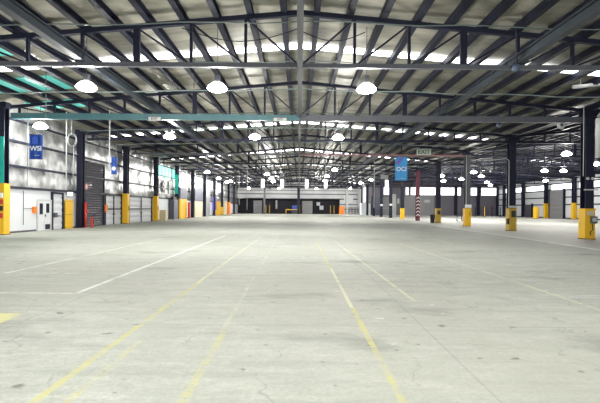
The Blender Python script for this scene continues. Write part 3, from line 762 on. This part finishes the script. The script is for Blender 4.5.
text_part('- - -', 0.4, 'print', t, (0.1, -0.05, h * 0.1), (RX, 0, 0), name='small_print')
m = MB(); m.add([(-w * .5, -0.05, h * .72), (-w * .22, -0.05, h * .66), (w * .12, -0.05, h * .93), (-w * .08, -0.05, h * .97), (-w * .5, -0.04, h * .72), (-w * .22, -0.04, h * .66), (w * .12, -0.04, h * .93), (-w * .08, -0.04, h * .97)],
             [(0, 1, 2, 3), (7, 6, 5, 4), (0, 4, 5, 1), (1, 5, 6, 2), (2, 6, 7, 3), (3, 7, 4, 0)]); m.build('printed_patch', 'violet', t)
def sign(px0, px1, y0, y1, D, mt, label, txt=None, ts=0.2):
    a, c = at(px0, y1, D), at(px1, y0, D)
    t = empty('hanging_sign', ((a.x + c.x) / 2, D, a.z), label, 'sign'); w, h = c.x - a.x, c.z - a.z
    m = MB(); m.box((-w/2, -0.04, 0), (w/2, 0.04, h)); m.build('board', mt, t)
    m = MB(); m.box((-w/2 - .03, -0.045, h), (w/2 + .03, 0.045, h + 0.04)); m.build('top_rail', 'grey_steel', t)
    if txt: text_part(txt, ts, 'ink', t, (0, -0.045, h / 2), (RX, 0, 0))
    return t
sign(416.3, 430.5, 149, 155, TD(3) - 0.3, 'signgreen', 'pale green exit sign on the faded red beam, right of the sky blue banner', 'EXIT', 0.62)
sign(148, 160, 117, 120.5, TD(1) - 0.25, 'offwhite', 'small pale sign under the teal-lit beam at left', 'EXIT', 0.2)
sign(273, 286, 118, 121, TD(1) - 0.25, 'offwhite', 'small pale sign under the second truss, just left of the ridge', 'EXIT', 0.17)
sign(380.5, 388, 175, 179, TD(4), 'offwhite', 'small pale sign far off, left of the sky blue banner', None)

# ---------------------------------------------------------------- left wall fittings
dn = 1
def roller_door(px0, px1, z1, mt, slat=0.22, x=WX, hand=True, z0=0.0, off=0.0, knob='grey_steel'):
    """a slatted door set on the left wall between two picture columns"""
    global dn
    y0, y1 = WD(px0), WD(px1); m = MB(); z = z0; k = 0
    while z < z1 - 0.01:
        h = min(slat, z1 - z)
        m.prism([(0.0, 0), (0.05 + off, 0.01), (0.09 + off, h / 2), (0.05 + off, h - 0.01), (0.0, h)], (x, y0, z), (x, y1, z), (1, 0, 0), (0, 0, 1)); z += h
    o = m.build('door_%d' % dn, mt); dn += 1; tag(o, kind='structure')
    f = MB(); L = o.location
    f.box((x - L.x, y0 - 0.12 - L.y, 0), (x + 0.16 - L.x, y0 - L.y, z1 + 0.12)); f.box((x - L.x, y1 - L.y, 0), (x + 0.16 - L.x, y1 + 0.12 - L.y, z1 + 0.12)); f.box((x - L.x, y0 - L.y, z1), (x + 0.2 - L.x, y1 - L.y, z1 + 0.14))
    f.build('door_frame', 'steel', o)
    if hand:
        m = MB(); m.box((0, (y1 - y0) / 2 * 0 - 0.15, 1.0), (0.2, 0.15, 1.08)); m.build('door_handle', knob, o)
    return o
roller_door(84, 102.5, 5.7, 'roller')
for a, c, sl in ((104.5, 120, 0.55), (128.5, 150.5, 0.6)):
    o = roller_door(a, c, 2.9, 'white', sl); hw = (WD(c) - WD(a)) / 2
    m = MB(); m.box((0.02, -hw, 1.5), (0.16, hw, 1.62)); m.build('door_rail', 'steel', o)
    m = MB(); m.box((0.02, -0.02, 0), (0.14, 0.02, 2.88)); m.build('door_stile', 'grey_steel', o)
roller_door(51.5, 61, 2.75, 'white', 0.5)
# personnel double door in the white lining
y0, y1 = WD(37), WD(50)
t = empty('door_%d' % dn, (WX, (y0 + y1) / 2, 0), kind='structure'); dn += 1
W = y1 - y0
m = MB(); m.box((0, -W/2, 0), (0.06, -0.02, 2.2)); lf = m.build('door_leaf', 'white', t)
m = MB(); m.box((0.06, -W/2 + 0.2, 1.2), (0.07, -0.2, 2.0)); m.build('glazed_panel', 'glassdark', lf)
m = MB(); m.box((0, 0.02, 0), (0.06, W/2, 2.2)); lf = m.build('door_leaf', 'white', t)
m = MB(); m.box((0.06, 0.2, 1.3), (0.07, W/2 - 0.2, 2.0)); m.build('glazed_panel', 'glassdark', lf)
m = MB(); m.box((0.06, 0.1, 0.08), (0.08, W/2 - 0.1, 0.45)); m.build('kick_plate', 'glassdark', lf)
m = MB(); m.box((0.0, -W/2 - 0.08, 0), (0.1, -W/2, 2.28)); m.box((0, W/2, 0), (0.1, W/2 + 0.08, 2.28)); m.box((0, -W/2, 2.2), (0.1, W/2, 2.28)); m.build('door_frame', 'offwhite', t)
m = MB(); m.box((0.06, 0.06, 1.0), (0.12, 0.1, 1.2)); m.build('door_handle', 'grey_steel', t)
def wallbox(px0, px1, z0, z1, name, mt, label, cat, depth=0.15, x=WX):
    m = MB(); y0, y1 = WD(px0, x), WD(px1, x); m.box((x + 0.001, y0, z0), (x + depth, y1, z1)); m.box((x + depth, y0 + 0.02, z0 + 0.02), (x + depth + 0.01, y1 - 0.02, z1 - 0.02))
    return single(m, name, mt, label, cat)
wallbox(32, 35, 1.3, 1.75, 'alarm_box', 'orange', 'small orange box on the white wall left of the glazed door', 'wall box')
wallbox(52.5, 55, 0.95, 1.3, 'socket_box', 'grey_steel', 'small grey box on the white wall right of the glazed door', 'wall box', 0.22)
wallbox(103, 105.3, 1.3, 2.0, 'socket_box', 'orange', 'orange-brown box just right of the charcoal roller door', 'wall box', 0.25)
m = MB(); ya, yb = WD(23), WD(37)
m.tube([(WX + 0.03, ya, 2.85), (WX + 0.03, ya, 0.5)], 0.018, 6); m.tube([(WX + 0.03, ya, 1.62), (WX + 0.03, yb, 1.62)], 0.016, 6)
single(m, 'wall_conduit', 'steel', 'thin dark conduit on the white wall left of the glazed door', 'conduit')
# yellow board and lit sign before the charcoal door
t = empty('yellow_board', (WX + 0.25, WD(69.3, WX + .25), 0), 'tall yellow board standing against the wall before the dark column', 'board')
m = MB(); m.box((-0.04, -0.55, 0), (0.04, 0.5, 2.35)); m.build('panel', 'yellow', t)
for z in (0.1, 1.1, 2.2): m = MB(); m.box((0.04, -0.55, z), (0.07, 0.5, z + 0.06)); m.build('rail', 'ochre', t)
t = empty('lit_sign', (WX + 0.45, WD(71, WX + .45), 2.62), 'small lit white sign above the tall yellow board', 'sign')
m = MB(); m.box((-0.3, -0.05, 0), (0.2, 0.05, 0.36)); m.build('housing', 'grey_steel', t)
m = MB(); m.box((-0.27, -0.06, 0.03), (0.17, -0.05, 0.33)); m.build('sign_face', 'litsign', t)
m = MB(); m.box((-0.45, -0.02, 0.15), (-0.3, 0.02, 0.2)); m.build('bracket', 'grey_steel', t)
# red fire gear beside the dark column
yy = TD(2) + 0.45
t = empty('fire_hydrant_pipe', (LX + 0.36, yy - 0.3, 0), 'red fire hydrant pipe against the dark column by the charcoal roller door', 'fire hydrant')
m = MB(); m.tube([(0, 0, 0), (0, 0, 2.15)], 0.10, 10); m.build('pipe', 'red', t, smooth=True)
m = MB(); m.lathe([(0.03, 0), (0.13, 0), (0.13, 0.05), (0.03, 0.05)], (0.14, 0, 1.4), 12, 'x'); m.build('valve_wheel', 'red', t)
t = empty('fire_extinguisher', (LX + 0.75, yy + 0.05, 0.0), 'red fire extinguisher on the floor beside the charcoal roller door', 'fire extinguisher')
m = MB(); m.lathe([(0.02, 0), (0.11, 0), (0.12, 0.05), (0.12, 0.75), (0.07, 0.88), (0.03, 0.9)], n=14); m.build('cylinder', 'red', t, smooth=True)
m = MB(); m.lathe([(0.03, 0.88), (0.03, 1.0)], n=8); m.box((-0.02, -0.12, 0.98), (0.02, 0.06, 1.02)); m.build('valve', 'black', t)
m = MB(); m.tube([(0, -0.03, 0.95), (0.12, -0.06, 0.9), (0.15, -0.06, 0.5), (0.14, -0.05, 0.3)], 0.02, 6); m.build('hose', 'black', t)
t = empty('fire_sign', (WX + 0.14, WD(84.5), 3.3), 'small red and white fire sign at the left edge of the charcoal roller door', 'sign')
m = MB(); m.box((0, -0.25, 0), (0.03, 0.25, 0.5)); m.build('board', 'red', t)
m = MB(); m.box((0.03, -0.1, 0.12), (0.035, 0.1, 0.4)); m.build('symbol', 'print', t)
# louvre fan panel
yA, yB = WD(157.5), WD(168)
t = empty('louvre_fan', (WX, (yA + yB) / 2, 3.6), 'square grey louvred fan on the left wall beside the teal column', 'fan')
w2 = (yB - yA) / 2
m = MB(); m.box((0, -w2, 0), (0.18, -w2 + 0.15, 2.0)); m.box((0, w2 - 0.15, 0), (0.18, w2, 2.0)); m.box((0, -w2, 0), (0.18, w2, 0.12)); m.box((0, -w2, 1.88), (0.18, w2, 2.0)); m.build('frame', 'offwhite', t)
m = MB(); m.lathe([(0.1, 0), (0.8, 0.02), (0.85, 0.1), (0.78, 0.12)], (0.05, 0, 1.0), 20, 'x'); m.build('fan_ring', 'grey_steel', t)
for k in range(5):
    a = k * 2 * math.pi / 5; m = MB(); m.bar((0.22, 0.1 * math.cos(a), 1 + 0.1 * math.sin(a)), (0.2, 0.7 * math.cos(a), 1 + 0.7 * math.sin(a)), 0.25, 0.03); m.build('blade', 'offwhite', t)
# cabinet and boards further down the left wall
def board(px0, px1, z0, z1, mt, label, name='wall_board', cat='board', d=0.3):
    y0, y1 = WD(px0, WX + d), WD(px1, WX + d)
    m = MB(); m.box((WX + 0.002, y0, z0), (WX + d, y1, z1))
    n = max(1, int((z1 - z0) / 0.8))
    for k in range(1, n + 1): m.box((WX + d, y0, z0 + (z1 - z0) * k / n - 0.06), (WX + d + 0.03, y1, z0 + (z1 - z0) * k / n))
    return single(m, name, mt, label, cat)
t = empty('dark_cabinet', (WX + 0.62, 61.6, 0), 'dark grey cabinet against the left wall just before the teal column', 'cabinet')
m = MB(); m.box((-0.6, -0.7, 0), (0.22, 1.3, 2.9)); m.build('body', 'blue_grey', t)
m = MB(); m.box((-0.5, -0.73, 0.2), (-0.22, -0.7, 2.6)); m.build('door', 'roller', t)
m = MB(); m.box((-0.18, -0.73, 0.2), (0.12, -0.7, 2.6)); m.build('door', 'roller', t)
m = MB(); m.box((-0.3, -0.6, 2.9), (0.1, 1.0, 3.3)); m.build('vent_box', 'black', t)
board(180.5, 187, 0, 3.1, 'yellow', 'tall yellow wall board past the teal column', d=0.5)
board(180.5, 187, 3.15, 4.9, 'blue_grey', 'blue-grey panel on the wall above the tall yellow wall board', d=0.5)
board(195, 202.5, 0, 2.9, 'cream', 'cream wall board farther down the left wall', d=0.5)
board(195, 202.5, 2.95, 5.2, 'blue_grey', 'blue-grey panel on the wall above the cream wall board', d=0.5)
board(206, 210, 0, 5.0, 'roller_grey', 'tall grey panel on the left wall beyond the cream wall board', d=0.6)
board(213.5, 216.5, 1.2, 4.0, 'violet', 'small violet panel far down the left wall', d=0.3)
board(218.5, 220.5, 0, 3.2, 'yellow', 'narrow yellow board far down the left wall', d=0.6)
board(224, 227, 0, 3.4, 'cream', 'pale narrow board near the far end of the left wall', d=0.6)
board(229, 230.5, 0, 3.2, 'orange', 'narrow orange board near the far end of the left wall', d=0.7)
m = MB(); m.box((-0.4, -0.4, 0), (0.4, 0.4, 1.4)); m.box((-0.3, -0.41, 0.2), (0.3, -0.4, 1.2))
o = m.build('storage_crate', 'cream', loc=(WX + 1.0, WD(163.5, WX + 1), 0)); tag(o, 'cream storage crate on the floor below the louvred fan', 'crate')
m = MB(); m.box((-0.15, -0.15, 0), (0.15, 0.15, 2.6)); m.box((-0.2, -0.2, 0), (0.2, 0.2, 0.1))
tag(m.build('red_post', 'red', loc=(WX + 0.8, WD(189, WX + .8), 0)), 'red post against the left wall past the tall yellow wall board', 'post')

# ---------------------------------------------------------------- far wall fittings
def fbox(px0, px1, z0, z1, y, dep, name, mt, label, cat, group=None):
    m = MB(); x0, x1 = wpx(px0, y), wpx(px1, y)
    m.box((x0, y, z0), (x1, y + dep, z1)); w = (x1 - x0)
    m.box((x0 + w * 0.06, y - 0.02, z0 + (z1 - z0) * 0.06), (x1 - w * 0.06, y, z1 - (z1 - z0) * 0.06))
    return single(m, name, mt, label, cat, group)
def far_door(px0, px1, z1, mt, y):
    global dn
    x0, x1 = wpx(px0, y), wpx(px1, y); m = MB(); z = 0
    while z < z1 - 0.01:
        m.prism([(0, 0), (-0.06, 0.02), (-0.1, 0.25), (-0.06, 0.48), (0, 0.5)], (x0, y, z), (x1, y, z), (0, 1, 0), (0, 0, 1)); z += 0.5
    o = tag(m.build('door_%d' % dn, mt), kind='structure'); dn += 1
    m = MB(); m.box((x0 - o.location.x - 0.2, -0.12, 0), (x0 - o.location.x, 0.15, z1 + 0.2)); m.box((x1 - o.location.x, -0.12, 0), (x1 - o.location.x + 0.2, 0.15, z1 + 0.2)); m.build('door_frame', 'steel', o)
far_door(253.5, 262, 4.0, 'roller_grey', FARY); far_door(302, 312.5, 4.0, 'roller_grey', FARY)
far_door(372, 380, 5.0, 'blue_grey', FARY2 - 0.02); far_door(382.5, 389.5, 5.0, 'roller_grey', FARY2 - 0.02)
m = MB()
for k in range(18):
    x = -18.5 + k * 0.55
    m.box((x, FARY - 1.6, 4.55 + 0.35 * math.sin(math.pi * k / 17)), (x + 0.55, FARY - 0.02, 4.63 + 0.35 * math.sin(math.pi * k / 17)))
single(m, 'dock_canopy', 'offwhite', 'low curved pale canopy over the leftmost dark dock', 'canopy')
m = MB(); m.box((-8.3, FARY - 1.4, 4.6), (12.6, FARY - 0.02, 4.75)); single(m, 'dock_canopy', 'grey_steel', 'long flat grey canopy over the centre dark docks', 'canopy')
bd = [(266, 'yellow bollard at the left edge of the centre dark dock'), (269.5, 'yellow bollard second from left at the centre dark dock'), (299.8, 'yellow bollard left of the grey dock door'), (330.5, 'yellow bollard right of the white dock notices, left one'), (334, 'yellow bollard left of the orange box')]
for px, lab in bd:
    t = empty('bollard', (wpx(px, FARY - 2), FARY - 2, 0), lab, 'bollard', 'yellow bollards at the docks')
    m = MB(); m.lathe([(0.12, 0), (0.12, 2.2 if px > 320 else 2.6), (0.06, 2.7)], n=10); m.build('post', 'ochre', t)
    m = MB(); m.lathe([(0.2, 0), (0.2, 0.05)], n=10); m.build('base_plate', 'steel', t)
t = empty('yellow_barrier', (wpx(293, FARY - 3), FARY - 3, 0), 'low yellow barrier rail before the centre dark dock', 'barrier')
m = MB(); m.box((-2.2, -0.06, 1.2), (2.0, 0.06, 1.4)); m.build('rail', 'yellow', t)
for x in (-2.1, 1.9): m = MB(); m.box((x - 0.1, -0.1, 0), (x + 0.1, 0.1, 1.4)); m.build('post', 'yellow', t)
fbox(292, 297, 1.2, 2.6, FARY + 2, 0.4, 'stacked_carton', 'blue', 'blue-white carton inside the centre dark dock', 'carton')
m = MB(); x = wpx(294.5, FARY + 2); m.box((x - .9, FARY + 1.8, 0.001), (x + .9, FARY + 2.8, 1.2)); single(m, 'dock_table', 'roller', 'dark table inside the centre dark dock under the carton', 'table')
fbox(316.5, 320, 2.6, 3.7, FARY + 3.8, 0.18, 'dock_notice', 'print', 'white notice in the right dark dock, upper one', 'notice')
fbox(319.5, 323.5, 1.3, 2.6, FARY + 3.8, 0.18, 'dock_notice', 'print', 'white notice in the right dark dock, lower one', 'notice')
fbox(275.5, 277.3, 1.5, 4.2, FARY + 3.8, 0.18, 'dock_notice', 'offwhite', 'narrow pale notice in the centre dark dock', 'notice')
fbox(344, 353, 3.5, 5.9, FARY - 0.25, 0.24, 'wall_board', 'print', 'large white board on the far wall above the orange box', 'board')
t = fbox(339.3, 344.3, 0, 2.4, FARY - 6, 1.4, 'orange_crate', 'orange', 'orange crate standing at the far wall', 'crate')
fbox(361, 370.5, 0, 3.2, FARY2 - 3, 2.0, 'white_cabin', 'print', 'white cabin standing at the far wall left of the grey panels', 'cabin')
m = MB(); yy = FARY - 3
for k in range(5): x = wpx(346 + 3 * k, yy); m.box((x - .08, yy, 0), (x + .08, yy + .15, 2.0))
for z in (0.9, 1.9): m.box((wpx(346, yy), yy, z), (wpx(358, yy), yy + .12, z + .12))
single(m, 'pallet_rack', 'steel', 'low dark rack at the far wall between orange crate and white cabin', 'rack')
# second hall far wall
fbox(391.8, 396.3, 0, 5.8, FARY2 - 0.4, 0.38, 'tall_panel', 'offwhite', 'tall pale panel beside the yellow-footed column at the far wall', 'panel')
fbox(397.2, 399.4, 3.2, 4.6, FARY2 - 0.4, 0.38, 'notice_board', 'offwhite', 'small pale notice on the far wall right of the tall pale panel', 'notice')
fbox(404, 434, 0, 5.5, FARY2 - 0.1, 0.09, 'wall_panel', 'roller_grey', 'wide mid-grey panel on the far wall behind the maroon column', 'panel')
m = MB(); m.lathe([(0.1, 0), (0.9, 0), (0.9, 0.05), (0.1, 0.05)], (wpx(427, FARY2), FARY2 - 0.16, 3.9), 18, 'y'); m.v = [(v[0], v[1], 3.9 + (v[2] - 3.9) * 0.5) for v in m.v]
single(m, 'oval_sign', 'offwhite', 'pale oval sign on the wide mid-grey panel', 'sign')
for a, lab in ((456, 'dark wall post left of the white-banded column'), (478.5, 'dark wall post right of the white-banded column'), (498, 'dark wall post at the side hall corner')):
    m = MB(); x = wpx(a, FARY2 - .5); m.box((x - .35, FARY2 - .6, 0), (x + .35, FARY2 - .05, 8.0)); m.box((x - .2, FARY2 - .63, 3.4), (x + .2, FARY2 - .6, 4.4))
    single(m, 'wall_post', 'steel', lab, 'post', 'dark posts on the side hall far wall')
# fence posts / barrier before the far wall
m = MB(); x = wpx(298.5, FARY - 3); m.box((x - .4, FARY - 3.3, 0), (x + .4, FARY - 2.9, 8.6)); m.box((x - .25, FARY - 3.34, 3.6), (x + .25, FARY - 3.3, 4.6))
single(m, 'support_post', 'steel', 'dark support post at the far wall under the ridge, beside the yellow bollard', 'post')
for px, lab in ((264.5, 'grey support post left of the two yellow dock bollards'), (347, 'pale support post at the far wall just right of the orange crate')):
    m = MB(); x = wpx(px, FARY - 5); m.box((x - .3, FARY - 5.3, 0), (x + .3, FARY - 4.9, 8.9 if px < 300 else 8.4)); m.box((x - .2, FARY - 5.33, 2.6), (x + .2, FARY - 5.3, 3.6))
    single(m, 'support_post', 'grey_steel' if px < 300 else 'offwhite', lab, 'post')
t = empty('wire_fence', (wpx(492, 100), 100, 0), 'low dark wire fence in the side hall before the far wall', 'fence')
m = MB()
for k in range(9): m.box((-4 + k - .02, -.01, 0.4), (-4 + k + .02, .01, 2.3))
for k in range(8): m.box((-4, -.015, .4 + k * .27), (4, .015, .43 + k * .27))
m.build('mesh', 'steel', t)
for k in range(5): m = MB(); m.box((-4 + 2 * k - .07, -.07, 0), (-4 + 2 * k + .07, .07, 2.4)); m.build('post', 'steel', t)
for px, D, lab in ((484.5, 98, 'thin yellow post at the left end of the wire fence'), (536, 84, 'yellow bollard in the side hall left of the grey wall door')):
    t = empty('bollard', (wpx(px, D), D, 0), lab, 'bollard')
    r = 0.1 if px < 500 else 0.5
    m = MB(); m.lathe([(r, 0), (r, 2.3), (r * .6, 2.4)], n=12); m.build('post', 'yellow', t)
    m = MB(); m.lathe([(r * 1.3, 0), (r * 1.3, 0.05)], n=12); m.build('base_plate', 'steel', t)
# right wall doors
def rdoor(px0, px1, z1, mt):
    global dn
    y0, y1 = F * RWX / (px1 - 299), F * RWX / (px0 - 299); m = MB(); z = 0
    while z < z1 - .01:
        m.prism([(0, 0), (-0.3, 0.02), (-0.35, 0.25), (-0.3, 0.48), (0, 0.5)], (RWX, y0, z), (RWX, y1, z), (1, 0, 0), (0, 0, 1)); z += 0.5
    o = tag(m.build('door_%d' % dn, mt), kind='structure'); dn += 1
    m = MB(); m.box((-0.3, -(y1 - y0) / 2 - .15, 0), (.17, -(y1 - y0) / 2, z1 + .2)); m.box((-0.3, (y1 - y0) / 2, 0), (.17, (y1 - y0) / 2 + .15, z1 + .2)); m.build('door_frame', 'steel', o)
rdoor(551, 565, 6.0, 'roller_grey'); rdoor(525.5, 533, 3.0, 'roller')
# bin and trolley by the columns
t = empty('litter_bin', (17.25, TD(4) - 0.1, 0), 'black bin standing left of the scuffed yellow column guard', 'bin')
m = MB(); m.lathe([(0.25, 0), (0.31, 0.9), (0.33, 0.95)], n=14); m.build('body', 'black', t)
m = MB(); m.lathe([(0.33, 0.95), (0.34, 1.0), (0.15, 1.1)], n=14); m.build('lid', 'black', t)
t = empty('hand_trolley', (wpx(459.5, 62), 62, 0), 'dark hand trolley with a pale wheel left of the white-banded column', 'trolley')
m = MB()
for x in (-.3, .3): m.tube([(x, 0, .3), (x, .1, 1.5), (x * .8, .2, 1.7)], .04, 6)
for z in (.4, .8, 1.2): m.tube([(-.3, .02, z), (.3, .02, z)], .03, 6)
m.build('frame', 'steel', t)
m = MB(); m.box((-.35, -.4, .05), (.35, 0, .1)); m.build('toe_plate', 'steel', t)
for x in (-.38, .38):
    m = MB(); m.lathe([(.06, -.04), (.3, -.04), (.3, .04), (.06, .04)], (x, 0.05, .3), 16, 'x'); m.build('wheel', 'offwhite', t)

# ---------------------------------------------------------------- light, world, camera
w = bpy.data.worlds.new('world'); SC.world = w; w.use_nodes = True
w.node_tree.nodes['Background'].inputs[0].default_value = (0.80, 0.88, 1.0, 1)
w.node_tree.nodes['Background'].inputs[1].default_value = 1.6
cam = bpy.data.cameras.new('camera'); co = bpy.data.objects.new('camera', cam); COL.objects.link(co)
cam.sensor_fit = 'HORIZONTAL'; cam.sensor_width = 36.0; cam.lens = F / 600 * 36
cam.shift_y = (208 - 201.5) / 600; cam.shift_x = 1.0 / 600
cam.clip_end = 500; cam.clip_start = 0.05
co.location = (0, 0, EYE)
co.rotation_euler = (math.pi / 2, math.radians(0.0), 0)
co.matrix_world = Matrix.Translation((0, 0, EYE)) @ Matrix.Rotation(math.radians(-0.42), 4, 'Y') @ Matrix.Rotation(math.pi / 2, 4, 'X')
SC.camera = co
vs = SC.view_settings; vs.view_transform = 'Standard'; vs.look = 'None'; vs.gamma = 1; vs.use_curve_mapping = False
vs.exposure = -0.52
SC.cycles.max_bounces = 8; SC.cycles.diffuse_bounces = 5
SC.cycles.sample_clamp_indirect = 6
